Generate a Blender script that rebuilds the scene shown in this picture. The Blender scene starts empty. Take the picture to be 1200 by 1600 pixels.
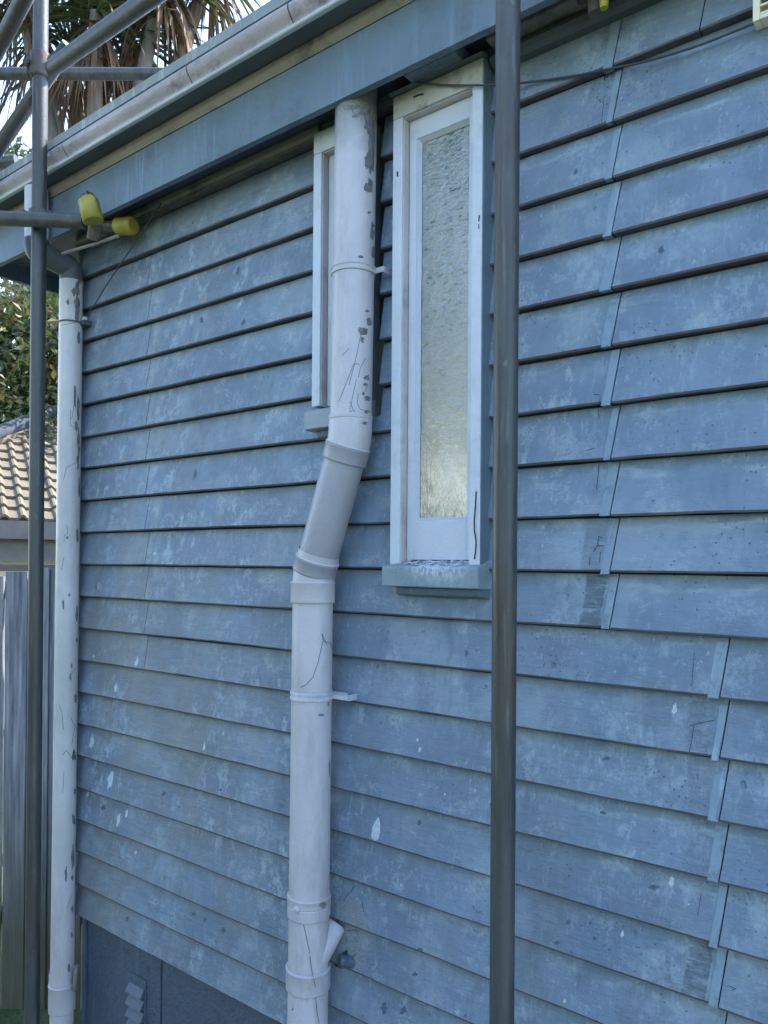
import bpy, bmesh, math, random
from mathutils import Vector, Matrix, noise
random.seed(7)
S = bpy.context.scene
COL = S.collection
R = math.radians

# ------------------------------------------------------------------ camera
ZC = 2.3                                  # eye height above the ground
YAW, PITCH, ROLL, D, F, SY = .6613, .005, .0077, 1.6029, 1200.0, 72.23
FW = Vector((-math.sin(YAW)*math.cos(PITCH), math.cos(YAW)*math.cos(PITCH), math.sin(PITCH)))
R0 = Vector((math.cos(YAW), math.sin(YAW), 0)); U0 = R0.cross(FW)
RT = R0*math.cos(ROLL)+U0*math.sin(ROLL); UP = U0*math.cos(ROLL)-R0*math.sin(ROLL)
CAM = Vector((0, -D, ZC))
cd = bpy.data.cameras.new('camera'); cam = bpy.data.objects.new('camera', cd); COL.objects.link(cam)
m = Matrix((RT, UP, -FW)).transposed().to_4x4(); m.translation = CAM; cam.matrix_world = m
cd.lens = 27.0; cd.sensor_width = 36; cd.shift_y = SY/1600; cd.clip_start = .02; cd.clip_end = 3000
S.camera = cam

# ------------------------------------------------------------------ sky, sun, exposure
SUN_EL, SUN_AZ = R(50), R(22)             # azimuth from +Y towards +X (the sun stands behind the house)
w = bpy.data.worlds.new('World'); S.world = w; w.use_nodes = True
nt = w.node_tree; bg = nt.nodes['Background']
sk = nt.nodes.new('ShaderNodeTexSky'); sk.sky_type = 'NISHITA'; sk.sun_disc = False
sk.sun_elevation = SUN_EL; sk.sun_rotation = SUN_AZ; sk.air_density = 1.0; sk.dust_density = .6; sk.ozone_density = 2.0
nt.links.new(sk.outputs[0], bg.inputs[0]); bg.inputs[1].default_value = .15
sl = bpy.data.lights.new('sun', 'SUN'); sl.energy = 2.2; sl.angle = R(.5); sl.color = (1, .93, .82)
so = bpy.data.objects.new('sun', sl); COL.objects.link(so)
sd = Vector((math.sin(SUN_AZ)*math.cos(SUN_EL), math.cos(SUN_AZ)*math.cos(SUN_EL), math.sin(SUN_EL)))
so.rotation_euler = sd.to_track_quat('Z', 'Y').to_euler(); so.location = (0, 0, 12)
S.view_settings.view_transform = 'Standard'; S.view_settings.look = 'None'
S.view_settings.exposure = 2.7; S.view_settings.gamma = 1
S.render.engine = 'CYCLES'; S.render.resolution_x = 768; S.render.resolution_y = 1024

# ------------------------------------------------------------------ helpers
def ray(px, py): return (FW+RT*((px-600)/F)-UP*((py-800-SY)/F))
def at(px, py, e):                        # point of the photograph on the plane e metres in front of the wall
    r = ray(px, py); t = (D-e)/r.y; return CAM+r*t
def dep(px, py, z):                       # point at depth z along the optical axis
    return CAM+ray(px, py)*z
def nz(x, y=0, z=0): return noise.noise(Vector((x, y, z)))

XJ1, XJ2, XJ3 = -.607, -.386, -2.272       # butt joints in the boards
class MB:
    def __init__(s): s.v = []; s.f = []; s.m = []; s.uv = {}; s.sm = []
    def face(s, pts, mi=0, smooth=False, uv=None):
        i = len(s.v); s.v += [tuple(p) for p in pts]; s.f.append(tuple(range(i, i+len(pts)))); s.m.append(mi); s.sm.append(smooth)
        if uv: s.uv[len(s.f)-1] = uv
    def grid(s, rows, mi=0, smooth=True, closed=False, uvs=None):
        i0 = len(s.v); n = len(rows[0])
        for r in rows: s.v += [tuple(p) for p in r]
        for a in range(len(rows)-1):
            for b in range(n if closed else n-1):
                c = (b+1) % n
                s.f.append((i0+a*n+b, i0+a*n+c, i0+(a+1)*n+c, i0+(a+1)*n+b)); s.m.append(mi); s.sm.append(smooth)
                if uvs: s.uv[len(s.f)-1] = [uvs[a][b], uvs[a][c], uvs[a+1][c], uvs[a+1][b]]
    def add(s, o, dm=0):
        i = len(s.v); s.v += o.v; s.f += [tuple(q+i for q in f) for f in o.f]; s.m += [q+dm for q in o.m]; s.sm += o.sm
    def box(s, a, b, mi=0):
        x0, x1 = sorted((a[0], b[0])); y0, y1 = sorted((a[1], b[1])); z0, z1 = sorted((a[2], b[2]))
        i = len(s.v)
        s.v += [(x0,y0,z0),(x1,y0,z0),(x1,y1,z0),(x0,y1,z0),(x0,y0,z1),(x1,y0,z1),(x1,y1,z1),(x0,y1,z1)]
        for q in ((0,3,2,1),(4,5,6,7),(0,1,5,4),(1,2,6,5),(2,3,7,6),(3,0,4,7)):
            s.f.append(tuple(i+j for j in q)); s.m.append(mi); s.sm.append(False)
    def obox(s, c, ax, ay, az, mi=0):     # oriented box: centre and three half-axis vectors
        c = Vector(c); i = len(s.v)
        for k in ((-1,-1,-1),(1,-1,-1),(1,1,-1),(-1,1,-1),(-1,-1,1),(1,-1,1),(1,1,1),(-1,1,1)):
            s.v.append(tuple(c+ax*k[0]+ay*k[1]+az*k[2]))
        for q in ((0,3,2,1),(4,5,6,7),(0,1,5,4),(1,2,6,5),(2,3,7,6),(3,0,4,7)):
            s.f.append(tuple(i+j for j in q)); s.m.append(mi); s.sm.append(False)
    def tube(s, pts, r, n=32, mi=0, caps=True, smooth=True):
        pts = [Vector(p) for p in pts]; rs = r if isinstance(r, (list, tuple)) else [r]*len(pts)
        t0 = (pts[1]-pts[0]).normalized(); u = t0.orthogonal().normalized(); rows = []
        for i, p in enumerate(pts):
            if i == 0: t = t0
            elif i == len(pts)-1: t = (pts[i]-pts[i-1]).normalized()
            else: t = ((pts[i]-pts[i-1]).normalized()+(pts[i+1]-pts[i]).normalized())
            t = t.normalized() if t.length > 1e-6 else t0
            u = (u-t*u.dot(t)); u.normalize(); v = t.cross(u)
            rows.append([p+(u*math.cos(2*math.pi*k/n)+v*math.sin(2*math.pi*k/n))*rs[i] for k in range(n)])
        s.grid(rows, mi, smooth, True)
        if caps: s.face(list(reversed(rows[0])), mi); s.face(rows[-1], mi)
    def profile(s, prof, x0, x1, mi=0, smooth=False, closed=False, nx=1, jit=0):   # extrude (e,z) profile along X
        rows = []
        for i in range(nx+1):
            x = x0+(x1-x0)*i/nx
            rows.append([(x, -(e+jit*nz(x*2, j*.3)), z+ZC+jit*nz(x*1.7, 9+j*.1)) for j, (e, z) in enumerate(prof)])
        s.grid(rows, mi, smooth, closed)
        if closed: s.face(rows[0], mi); s.face(list(reversed(rows[-1])), mi)
    def build(s, name, mats, parent=None, bevel=0, label=None, sharp=None):
        me = bpy.data.meshes.new(name); me.from_pydata(s.v, [], s.f)
        if not isinstance(mats, (list, tuple)): mats = [mats]
        for mt in mats: me.materials.append(mt)
        me.polygons.foreach_set('material_index', s.m); me.polygons.foreach_set('use_smooth', s.sm)
        if s.uv:
            ul = me.uv_layers.new(name='UVMap')
            for fi, uv in s.uv.items():
                for k, li in enumerate(me.polygons[fi].loop_indices): ul.data[li].uv = uv[k]
        me.validate(); me.update()
        o = bpy.data.objects.new(name, me); COL.objects.link(o)
        if parent: o.parent = parent
        if bevel:
            b = o.modifiers.new('bevel', 'BEVEL'); b.width = bevel; b.segments = 2; b.limit_method = 'ANGLE'; b.angle_limit = R(40)
        if label: o['label'] = label
        return o
def tag(o, label=None, cat=None, group=None, kind=None):
    for k, v in (('label', label), ('category', cat), ('group', group), ('kind', kind)):
        if v: o[k] = v
    return o
def thing(name, label, cat, group=None):
    o = bpy.data.objects.new(name, None); COL.objects.link(o); return tag(o, label, cat, group)

# ------------------------------------------------------------------ materials
class MT:
    def __init__(s, name, rough=.6, spec=.5, metal=0):
        s.mat = bpy.data.materials.new(name); s.mat.use_nodes = True; s.t = s.mat.node_tree; s.n = s.t.nodes
        s.p = s.n['Principled BSDF']; s.p.inputs['Roughness'].default_value = rough
        s.p.inputs['Specular IOR Level'].default_value = spec; s.p.inputs['Metallic'].default_value = metal
        s.tc = s.n.new('ShaderNodeTexCoord').outputs['Object']
        s.uvo = s.n.new('ShaderNodeUVMap'); s.uvo = s.uvo.outputs[0]
    def L(s, a, b): s.t.links.new(a, b)
    def node(s, kind, ins={}, **kw):
        n = s.n.new('ShaderNode'+kind)
        for k, v in kw.items(): setattr(n, k, v)
        for k, v in ins.items():
            if hasattr(v, 'links') or isinstance(v, bpy.types.NodeSocket): s.L(v, n.inputs[k])
            else: n.inputs[k].default_value = v
        return n
    def mapp(s, scale=(1,1,1), loc=(0,0,0), src=None, rot=(0,0,0)):
        return s.node('Mapping', {'Vector': src or s.tc, 'Scale': scale, 'Location': loc, 'Rotation': rot}).outputs[0]
    def noise(s, scale, detail=4, rough=.55, st=(1,1,1), loc=(0,0,0), dist=0):
        return s.node('TexNoise', {'Vector': s.mapp(st, loc), 'Scale': scale, 'Detail': detail, 'Roughness': rough, 'Distortion': dist}).outputs['Fac']
    def vor(s, scale, st=(1,1,1), loc=(0,0,0), feat='F1'):
        return s.node('TexVoronoi', {'Vector': s.mapp(st, loc), 'Scale': scale}, feature=feat).outputs['Distance']
    def rng(s, v, a, b, c=0., d=1., smooth=False):
        n = s.node('MapRange', {'Value': v, 'From Min': a, 'From Max': b, 'To Min': c, 'To Max': d})
        if smooth: n.interpolation_type = 'SMOOTHSTEP'
        return n.outputs[0]
    def math(s, op, a, b=0., c=0.):
        return s.node('Math', {0: a, 1: b, 2: c}, operation=op).outputs[0]
    def mix(s, fac, a, b):
        n = s.n.new('ShaderNodeMix'); n.data_type = 'RGBA'
        for k, v in ((0, fac), (6, a), (7, b)):
            if isinstance(v, bpy.types.NodeSocket): s.L(v, n.inputs[k])
            else: n.inputs[k].default_value = v if k == 0 else (*v, 1)
        return n.outputs[2]
    def xyz(s, src=None): return s.node('SeparateXYZ', {0: src or s.tc}).outputs
    def col(s, c):
        if isinstance(c, bpy.types.NodeSocket): s.L(c, s.p.inputs['Base Color'])
        else: s.p.inputs['Base Color'].default_value = (*c, 1)
    def bump(s, h, dist=.002, strength=1.0):
        b = s.node('Bump', {'Height': h, 'Distance': dist, 'Strength': strength}); s.L(b.outputs[0], s.p.inputs['Normal'])
    def rough(s, v): s.L(v, s.p.inputs['Roughness'])

def simple(name, c, rough=.6, c2=None, sc=8, spec=.5, metal=0, st=(1,1,1), bump=0, bs=40, lo=.35, hi=.65):
    t = MT(name, rough, spec, metal)
    if c2: t.col(t.mix(t.rng(t.noise(sc, 6, .6, st), lo, hi), c, c2))
    else: t.col(c)
    if bump: t.bump(t.noise(bs, 5, .6, st), bump)
    return t.mat

BLUE = (.150, .208, .290); BLUE2 = (.185, .245, .315); GREENISH = (.140, .195, .240)
def paint_wall():
    t = MT('weatherboard_paint', .5, .4)
    x, y, z = t.xyz(); u, v, _ = t.xyz(t.uvo)
    row = t.math('FLOOR', v); fr = t.math('FRACT', v)
    rnd = t.node('TexWhiteNoise', {'W': row}, noise_dimensions='1D').outputs[0]
    c = t.mix(t.rng(t.noise(2.2, 5, .6), .35, .7), BLUE, GREENISH)
    c = t.mix(t.rng(rnd, 0, 1, 0, .25), c, BLUE2)
    # band of older greenish paint under each lap with a ragged chalky line, stronger to the right
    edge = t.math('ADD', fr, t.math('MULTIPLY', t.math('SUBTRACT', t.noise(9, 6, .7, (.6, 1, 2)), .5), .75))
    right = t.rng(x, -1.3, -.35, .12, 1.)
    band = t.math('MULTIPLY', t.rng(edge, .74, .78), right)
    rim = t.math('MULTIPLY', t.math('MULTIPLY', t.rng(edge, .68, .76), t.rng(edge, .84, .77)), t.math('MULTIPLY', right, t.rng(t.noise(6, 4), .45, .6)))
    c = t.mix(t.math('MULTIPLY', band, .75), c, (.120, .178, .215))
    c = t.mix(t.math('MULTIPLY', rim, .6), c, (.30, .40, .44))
    # broad worn and clean areas
    c = t.mix(t.math('MULTIPLY', t.rng(t.noise(5.5, 6, .65, (1, 1, .7), (6, 6, 1)), .46, .56), .6), c, (.108, .152, .210))
    c = t.mix(t.math('MULTIPLY', t.rng(t.noise(4, 7, .7, (1, 1, .8), (2, 8, 5)), .52, .60), .55), c, (.225, .285, .335))
    # chalky scuffs with ragged edges, vertical smears
    mask = t.rng(t.noise(3.6, 4, .6, (1, 1, .8), (3, 1, 7)), .44, .58)
    mask = t.math('MULTIPLY', mask, t.rng(x, -.2, -1.6, .45, 1.))
    sc = t.rng(t.noise(24, 9, .78, (1, 1, .6), (1, 5, 2)), .53, .59)
    c = t.mix(t.math('MULTIPLY', t.math('MULTIPLY', mask, sc), .75), c, (.33, .42, .48))
    bl = t.math('MULTIPLY', t.rng(t.noise(11, 8, .72, (.8, 1, 1), (4, 7, 3)), .55, .61), t.rng(t.noise(130, 4, .7), .40, .55))
    bl = t.math('MULTIPLY', bl, t.rng(x, -.2, -1.5, .55, 1.))
    c = t.mix(t.math('MULTIPLY', bl, .6), c, (.30, .375, .42))
    db = t.math('MULTIPLY', t.rng(t.noise(9, 8, .75, (.7, 1, 1.3), (14, 7, 3)), .57, .63), t.rng(t.noise(100, 4, .7), .40, .6))
    c = t.mix(t.math('MULTIPLY', db, .35), c, (.085, .118, .158))
    sc2 = t.math('MULTIPLY', t.rng(t.noise(80, 6, .8, (1, 1, .55), (8, 0, 0)), .58, .66), t.rng(t.noise(5.5, 4, .6, (1,1,1), (0, 4, 4)), .47, .60))
    c = t.mix(t.math('MULTIPLY', sc2, .65), c, (.38, .46, .52))
    # streaks running down
    st = t.math('MULTIPLY', t.rng(t.noise(60, 5, .65, (1, 1, .05)), .53, .68), t.rng(t.noise(3.1, 4, .6, (1,1,1), (9, 9, 0)), .46, .60))
    c = t.mix(t.math('MULTIPLY', st, .5), c, (.085, .125, .165))
    st2 = t.math('MULTIPLY', t.rng(t.noise(70, 5, .65, (1, 1, .06), (4, 4, 4)), .56, .68), t.rng(t.noise(3.6, 4, .6, (1,1,1), (2, 9, 5)), .47, .60))
    c = t.mix(t.math('MULTIPLY', st2, .4), c, (.28, .35, .40))
    # brownish grime and algae, towards the left end and the bottom
    al = t.math('MULTIPLY', t.rng(t.noise(3.4, 7, .7, (1, 1, .6), (4, 2, 1)), .42, .60), t.math('MULTIPLY', t.rng(x, -1.3, -2.2), t.rng(z, ZC+.7, ZC-.6, .3, 1.)))
    c = t.mix(t.math('MULTIPLY', al, .8), c, (.168, .172, .160))
    gr = t.math('MULTIPLY', t.rng(t.noise(7, 8, .75, (1, 1, .5), (1, 2, 9)), .50, .62), t.rng(t.math('ADD', z, t.math('MULTIPLY', x, .25)), ZC-.2, ZC-1.7))
    c = t.mix(t.math('MULTIPLY', gr, .5), c, (.105, .125, .14))
    # worn rough strip beside each butt joint, different on every board
    xj = t.rng(z, ZC-.1390, ZC-.1385, XJ2, XJ1); dxj = t.math('SUBTRACT', xj, x)
    lean = t.math('ADD', dxj, t.math('MULTIPLY', t.math('SUBTRACT', fr, 1), .014))
    wn = t.math('ADD', lean, t.math('MULTIPLY', t.math('SUBTRACT', t.noise(34, 7, .75), .5), .022))
    zone = t.math('MULTIPLY', t.rng(wn, .024, .026), t.rng(wn, .074, .068))
    rnd2 = t.node('TexWhiteNoise', {'W': t.math('ADD', row, 31.7)}, noise_dimensions='1D').outputs[0]
    grain = t.rng(t.noise(70, 7, .75, (.22, 1, 1.6), (3, 0, 3), .4), .44, .60)
    zn = t.math('MULTIPLY', zone, t.rng(rnd2, .25, .9, .15, .6))
    c = t.mix(t.math('MULTIPLY', zn, .35), c, (.135, .180, .225))
    low_ = t.rng(z, ZC+.16, ZC+.08)
    hi_ = t.math('MULTIPLY', t.math('MULTIPLY', t.rng(wn, .02, .04), t.rng(wn, .16, .09)), t.math('MULTIPLY', t.rng(rnd2, .3, .8), t.rng(t.noise(30, 8, .8, (1, 1, .7), (6, 6, 6)), .50, .58)))
    c = t.mix(t.math('MULTIPLY', hi_, .6), c, (.28, .35, .40))
    zg = t.math('MULTIPLY', t.math('MULTIPLY', t.math('MULTIPLY', zone, low_), t.rng(rnd2, .45, .8)), grain)
    c = t.mix(t.math('MULTIPLY', zg, .45), c, (.075, .098, .125))
    # cobwebs and dirt round the waste branch
    pb = t.node('VectorMath', {0: t.tc, 1: (-1.335, -.02, ZC-1.0)}, operation='SUBTRACT').outputs[0]
    ln = t.n.new('ShaderNodeVectorMath'); ln.operation = 'LENGTH'; t.L(t.mapp((1.15, 0, .72), src=pb), ln.inputs[0])
    web = t.math('ADD', ln.outputs['Value'], t.math('MULTIPLY', t.math('SUBTRACT', t.noise(22, 8, .8, dist=1.0), .5), .11))
    web = t.rng(web, .078, .060)
    c = t.mix(t.math('MULTIPLY', web, .7), c, (.20, .22, .22))
    c = t.mix(t.math('MULTIPLY', t.math('MULTIPLY', web, t.rng(t.noise(48, 8, .8, dist=1.5), .55, .62)), .85), c, (.04, .045, .05))
    c = t.mix(t.math('MULTIPLY', t.math('MULTIPLY', web, t.rng(t.noise(75, 6, .8, (1, 1, 1), (5, 0, 1), 2.), .60, .64)), .7), c, (.42, .45, .46))
    # vertical faded bar left by an old fitting near the left joint
    bar = t.math('MULTIPLY', t.rng(t.math('ABSOLUTE', t.math('ADD', x, 2.235)), .05, .02), t.rng(t.noise(22, 5, .7, (1, 1, .5)), .45, .58))
    bar = t.math('MULTIPLY', bar, t.rng(z, ZC-.3, ZC, 0, 1))
    c = t.mix(t.math('MULTIPLY', bar, .4), c, (.30, .34, .32))
    # dark knocks and pinholes
    kn = t.math('MULTIPLY', t.rng(t.vor(19, (1, 1, .75)), .14, .07), t.rng(t.noise(7, 3), .52, .62))
    pin = t.math('MULTIPLY', t.rng(t.vor(70), .16, .09), t.rng(t.noise(5, 3, .5, (1,1,1), (2, 2, 2)), .50, .60))
    dk = t.math('MAXIMUM', t.math('MULTIPLY', kn, t.rng(t.noise(60, 3), .4, .6)), t.math('MULTIPLY', pin, .8))
    c = t.mix(t.math('MULTIPLY', dk, .6), c, (.065, .09, .12))
    # contact shade painted along the top of each board, under the lap
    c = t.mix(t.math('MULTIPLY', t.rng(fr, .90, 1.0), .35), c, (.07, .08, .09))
    t.col(c)
    fine = t.noise(160, 5, .65, (1, 1, 1.6)); mid = t.noise(24, 6, .6, (.5, 1, 1.8)); big = t.noise(6, 3, .5)
    h = t.math('ADD', t.math('MULTIPLY', fine, .16), t.math('ADD', t.math('MULTIPLY', mid, .6), t.math('MULTIPLY', big, 1.1)))
    h = t.math('SUBTRACT', h, t.math('MULTIPLY', dk, .45)); h = t.math('SUBTRACT', h, t.math('MULTIPLY', zg, .22)); h = t.math('ADD', h, t.math('MULTIPLY', t.math('MULTIPLY', mask, sc), .06))
    t.bump(h, .0085); t.rough(t.rng(mid, .3, .7, .42, .62))
    return t.mat
def paint_plain(name, c, c2, dirt=(.07, .08, .08), dirtamt=.5, rough=.5, streak=True, dsc=5, bd=.0018):
    t = MT(name, rough, .4)
    k = t.mix(t.rng(t.noise(3, 5, .6), .35, .68), c, c2)
    k = t.mix(t.math('MULTIPLY', t.rng(t.noise(dsc, 8, .72), .52, .70), dirtamt), k, dirt)
    if streak:
        s = t.math('MULTIPLY', t.rng(t.noise(48, 4, .65, (1, 1, .08)), .53, .66), t.rng(t.noise(2.2, 3, .5, (1,1,1), (5, 1, 1)), .42, .6))
        k = t.mix(t.math('MULTIPLY', s, .6), k, tuple(min(1, q*1.8) for q in c))
    k = t.mix(t.math('MULTIPLY', t.rng(t.noise(150, 4, .7), .62, .70), .35), k, dirt)
    t.col(k); t.bump(t.math('ADD', t.noise(90, 5, .6), t.math('MULTIPLY', t.noise(12, 4), 1.5)), bd)
    return t.mat
def pipe_paint(name, c, c2):
    t = MT(name, .38, .45)
    x, y, z = t.xyz()
    k = t.mix(t.rng(t.noise(4, 5, .6), .35, .7), c, c2)
    k = t.mix(t.math('MULTIPLY', t.rng(t.noise(55, 5, .7), .56, .68), .25), k, (.40, .38, .36))
    k = t.mix(t.math('MULTIPLY', t.rng(t.noise(210, 3, .7), .66, .72), .5), k, (.22, .20, .20))
    moss = t.math('MULTIPLY', t.rng(t.math('ADD', z, t.math('MULTIPLY', t.noise(18, 6, .7), .12)), ZC+1.10, ZC+1.21), .75)
    k = t.mix(moss, k, (.07, .08, .06))
    grime = t.math('MULTIPLY', t.rng(t.noise(9, 8, .75, (1, 1, .3)), .50, .66), .55)
    k = t.mix(grime, k, (.27, .27, .27))
    t.col(k); t.bump(t.math('ADD', t.noise(120, 4, .6), t.math('MULTIPLY', t.noise(25, 3), 1.5)), .0012)
    return t.mat
def weathered_wood():
    t = MT('weathered_fence_wood', .85, .2)
    x, y, z = t.xyz()
    g = t.noise(60, 8, .7, (1, 1, .035)); g2 = t.noise(16, 5, .6, (1, 1, .12), (3, 3, 3))
    k = t.mix(t.rng(g, .35, .65), (.15, .155, .175), (.40, .40, .43))
    k = t.mix(t.rng(g2, .5, .7, 0, .6), k, (.07, .07, .075))
    low = t.math('MULTIPLY', t.rng(t.math('ADD', z, t.math('MULTIPLY', g2, .9)), 1.75, .75), .85)
    k = t.mix(low, k, (.085, .085, .045))
    t.col(k); t.bump(g, .006); return t.mat
def galv():
    t = MT('weathered_scaffold_tube', .42, .5, .75)
    g = t.noise(22, 7, .7, (1, 1, .12)); f = t.noise(90, 5, .7)
    k = t.mix(t.rng(g, .35, .65), (.028, .034, .038), (.085, .088, .085))
    k = t.mix(t.math('MULTIPLY', t.rng(t.noise(7, 8, .75, (1, 1, .3)), .5, .66), .7), k, (.062, .045, .033))
    k = t.mix(t.math('MULTIPLY', t.rng(f, .60, .70), .5), k, (.03, .032, .03))
    k = t.mix(t.math('MULTIPLY', t.rng(t.noise(34, 8, .8, (1, 1, .5), (3, 3, 3)), .62, .68), .6), k, (.20, .20, .185))
    k = t.mix(t.math('MULTIPLY', t.rng(t.noise(120, 3, .6, (1, 1, .04), (1, 2, 3)), .58, .66), .4), k, (.15, .145, .13))
    t.col(k); t.rough(t.rng(g, .3, .7, .35, .6)); t.bump(f, .001)
    t.L(t.rng(g, .3, .7, .2, .55), t.p.inputs['Metallic'])
    return t.mat
def glass_mat():
    t = MT('obscure_window_glass', .06, 1.0); t.p.inputs['IOR'].default_value = 2.1
    x, y, z = t.xyz()
    k = t.mix(t.rng(t.noise(14, 5, .6, (1, 1, .5)), .35, .65), (.035, .07, .07), (.065, .115, .105))
    t.col(k)
    hz = t.noise(75, 5, .7, (.55, 1, 1.25)); vt_ = t.noise(95, 5, .65, (1.3, 1, .22), (4, 4, 4))
    w_ = t.rng(z, ZC+.16, ZC+.42, smooth=True)
    h = t.math('ADD', t.math('MULTIPLY', t.rng(hz, .35, .65, .3, .62, True), w_), t.math('MULTIPLY', vt_, t.math('SUBTRACT', 1.15, w_)))
    h = t.math('ADD', h, t.math('MULTIPLY', t.noise(11, 2, .5, (1.4, 1, .6)), 1.6))
    t.bump(h, .0024); t.p.inputs['Coat Weight'].default_value = .8; t.p.inputs['Coat Roughness'].default_value = .04
    return t.mat
def leaf_mat(name, cols, rough=.35, trans=.35, sc=3):
    t = MT(name, rough, .5)
    k = t.mix(t.rng(t.noise(sc, 3, .6), .35, .65), cols[0], cols[1])
    k = t.mix(t.rng(t.noise(sc*1.3, 3, .6, (1,1,1), (7, 7, 7)), .50, .68), k, cols[2])
    t.col(k)
    tr = t.n.new('ShaderNodeBsdfTranslucent'); t.L(k, tr.inputs[0]); mx = t.n.new('ShaderNodeMixShader'); mx.inputs[0].default_value = trans
    out = t.n['Material Output']; t.L(t.p.outputs[0], mx.inputs[1]); t.L(tr.outputs[0], mx.inputs[2]); t.L(mx.outputs[0], out.inputs[0])
    return t.mat
M = {}
M['wall'] = paint_wall()
M['edge'] = simple('dark_board_edge', (.055, .055, .07), .8, (.10, .085, .085), 20)  # dark tone for the boards' lower arris and underside
M['strip'] = paint_plain('joint_strip_paint', (.165, .232, .300), (.200, .268, .320), dirtamt=.8, dsc=22)
M['gap'] = simple('dark_gap', (.02, .022, .028), .9)
M['bare'] = simple('bare_cracked_wood', (.135, .18, .225), .85, (.09, .115, .145), 60, st=(.25, 1, 1.5), bump=.004, bs=90)
M['chip'] = simple('primer_white_chip', (.44, .50, .55), .6, (.24, .31, .37), 150, lo=.45, hi=.7)
M['chipd'] = simple('old_paint_dark_chip', (.17, .18, .19), .75, (.085, .09, .10), 60, bump=.002, bs=120)
M['knock'] = simple('knocked_dark_paint', (.085, .12, .165), .75, (.055, .075, .105), 90, bump=.002, bs=120)
M['fascia'] = paint_plain('fascia_paint', (.088, .132, .172), (.118, .168, .205), dirtamt=.75)
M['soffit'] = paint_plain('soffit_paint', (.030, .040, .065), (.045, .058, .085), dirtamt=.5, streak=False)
M['tan'] = paint_plain('aged_cream_paint', (.20, .185, .15), (.145, .14, .12), (.045, .05, .042), .95, streak=False, dsc=9)
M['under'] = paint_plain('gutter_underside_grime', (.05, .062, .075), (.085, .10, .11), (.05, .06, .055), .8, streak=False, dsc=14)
M['gutter'] = paint_plain('gutter_paint', (.38, .35, .385), (.29, .27, .30), (.09, .08, .09), .85, .3, streak=False, dsc=15)
M['flange'] = paint_plain('gutter_back_paint', (.26, .30, .31), (.20, .24, .25), (.08, .10, .09), .6)
M['lip'] = paint_plain('gutter_lip_paint', (.50, .52, .56), (.42, .44, .48), (.15, .15, .15), .5, streak=False)
M['white'] = paint_plain('window_white_paint', (.50, .54, .60), (.44, .475, .53), (.25, .25, .24), .35, .45, streak=False, dsc=8)
M['pinkish'] = paint_plain('window_reveal_old_paint', (.50, .46, .45), (.42, .38, .37), (.22, .2, .19), .6, streak=False, dsc=12)
M['mould'] = paint_plain('mouldy_white_paint', (.42, .43, .42), (.30, .31, .28), (.10, .11, .08), .8, streak=False, dsc=14)
M['sill'] = paint_plain('sill_paint', (.19, .25, .265), (.24, .29, .30), (.10, .12, .12), .4, dsc=7)
def sill_mat():
    t = MT('sill_paint_with_white_spill', .5, .4); x, y, z = t.xyz()
    k = t.mix(t.rng(t.noise(7, 5, .6), .35, .68), (.155, .215, .245), (.20, .26, .285))
    k = t.mix(t.math('MULTIPLY', t.rng(t.noise(60, 5, .65, (1, 1, .15)), .52, .64), .4), k, (.10, .135, .155))
    env = t.rng(t.math('ABSOLUTE', t.math('ADD', x, 1.035)), .10, .045)
    down = t.rng(t.math('ADD', z, t.math('MULTIPLY', t.noise(38, 5, .7, (1, 1, .12)), .085)), ZC-.008, ZC+.028)
    sp = t.math('MULTIPLY', t.math('MULTIPLY', env, down), t.rng(t.noise(90, 6, .75, (1, 1, .4)), .38, .52))
    k = t.mix(t.math('MULTIPLY', sp, .8), k, (.50, .55, .60))
    t.col(k); t.bump(t.noise(70, 6, .65), .003); return t.mat
M['sill2'] = sill_mat()
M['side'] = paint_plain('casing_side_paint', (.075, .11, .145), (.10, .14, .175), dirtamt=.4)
M['glass'] = glass_mat()
M['pipe'] = pipe_paint('soil_pipe_paint', (.47, .455, .49), (.40, .385, .41))
M['pipe2'] = pipe_paint('old_downpipe_paint', (.50, .49, .50), (.42, .40, .40))
M['offset'] = pipe_paint('grey_offset_pipe', (.30, .30, .33), (.25, .255, .28))  # greyer than the pipe lengths above and below
M['elbowgrey'] = paint_plain('grey_elbow_paint', (.055, .065, .075), (.09, .10, .11), (.06, .06, .05), .7, streak=False, dsc=12)
M['galv'] = galv()
M['rust'] = simple('rusty_coupler_steel', (.07, .055, .05), .7, (.12, .10, .09), 30, metal=.3, bump=.003, bs=60)
M['yellow'] = simple('yellow_plastic_cap', (.33, .28, .02), .5, (.20, .17, .02), 14)
M['cable'] = simple('black_cable', (.03, .035, .045), .5)
M['base'] = paint_plain('base_sheet_paint', (.050, .074, .105), (.068, .098, .130), (.028, .04, .055), .85, .38, dsc=24, bd=.006)
M['slat'] = simple('vent_slat_paint', (.075, .105, .145), .5, (.05, .075, .105), 30)
M['fence'] = weathered_wood()
M['tile'] = simple('cream_concrete_tile', (.165, .132, .086), .85, (.12, .10, .068), 4, bump=.004, bs=60)
M['ridge'] = simple('dark_blue_ridge_tile', (.022, .028, .045), .8, (.035, .042, .06), 8)
M['cream'] = simple('cream_render', (.74, .68, .52), .8, (.66, .60, .46), 3)
M['brown'] = simple('brown_fascia_paint', (.10, .09, .085), .7, (.14, .125, .11), 5)
M['bark'] = simple('tree_bark', (.11, .09, .07), .9, (.19, .16, .13), 9, st=(1, 1, .3), bump=.02, bs=14)
M['grass'] = simple('lawn_grass', (.05, .085, .025), .9, (.10, .12, .045), 3, bump=.03, bs=30)
M['concrete'] = simple('concrete_path', (.30, .29, .27), .85, (.22, .21, .20), 3, bump=.003, bs=50)
M['roof'] = simple('grey_roof_steel', (.16, .17, .18), .5, (.12, .13, .14), 3)
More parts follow.
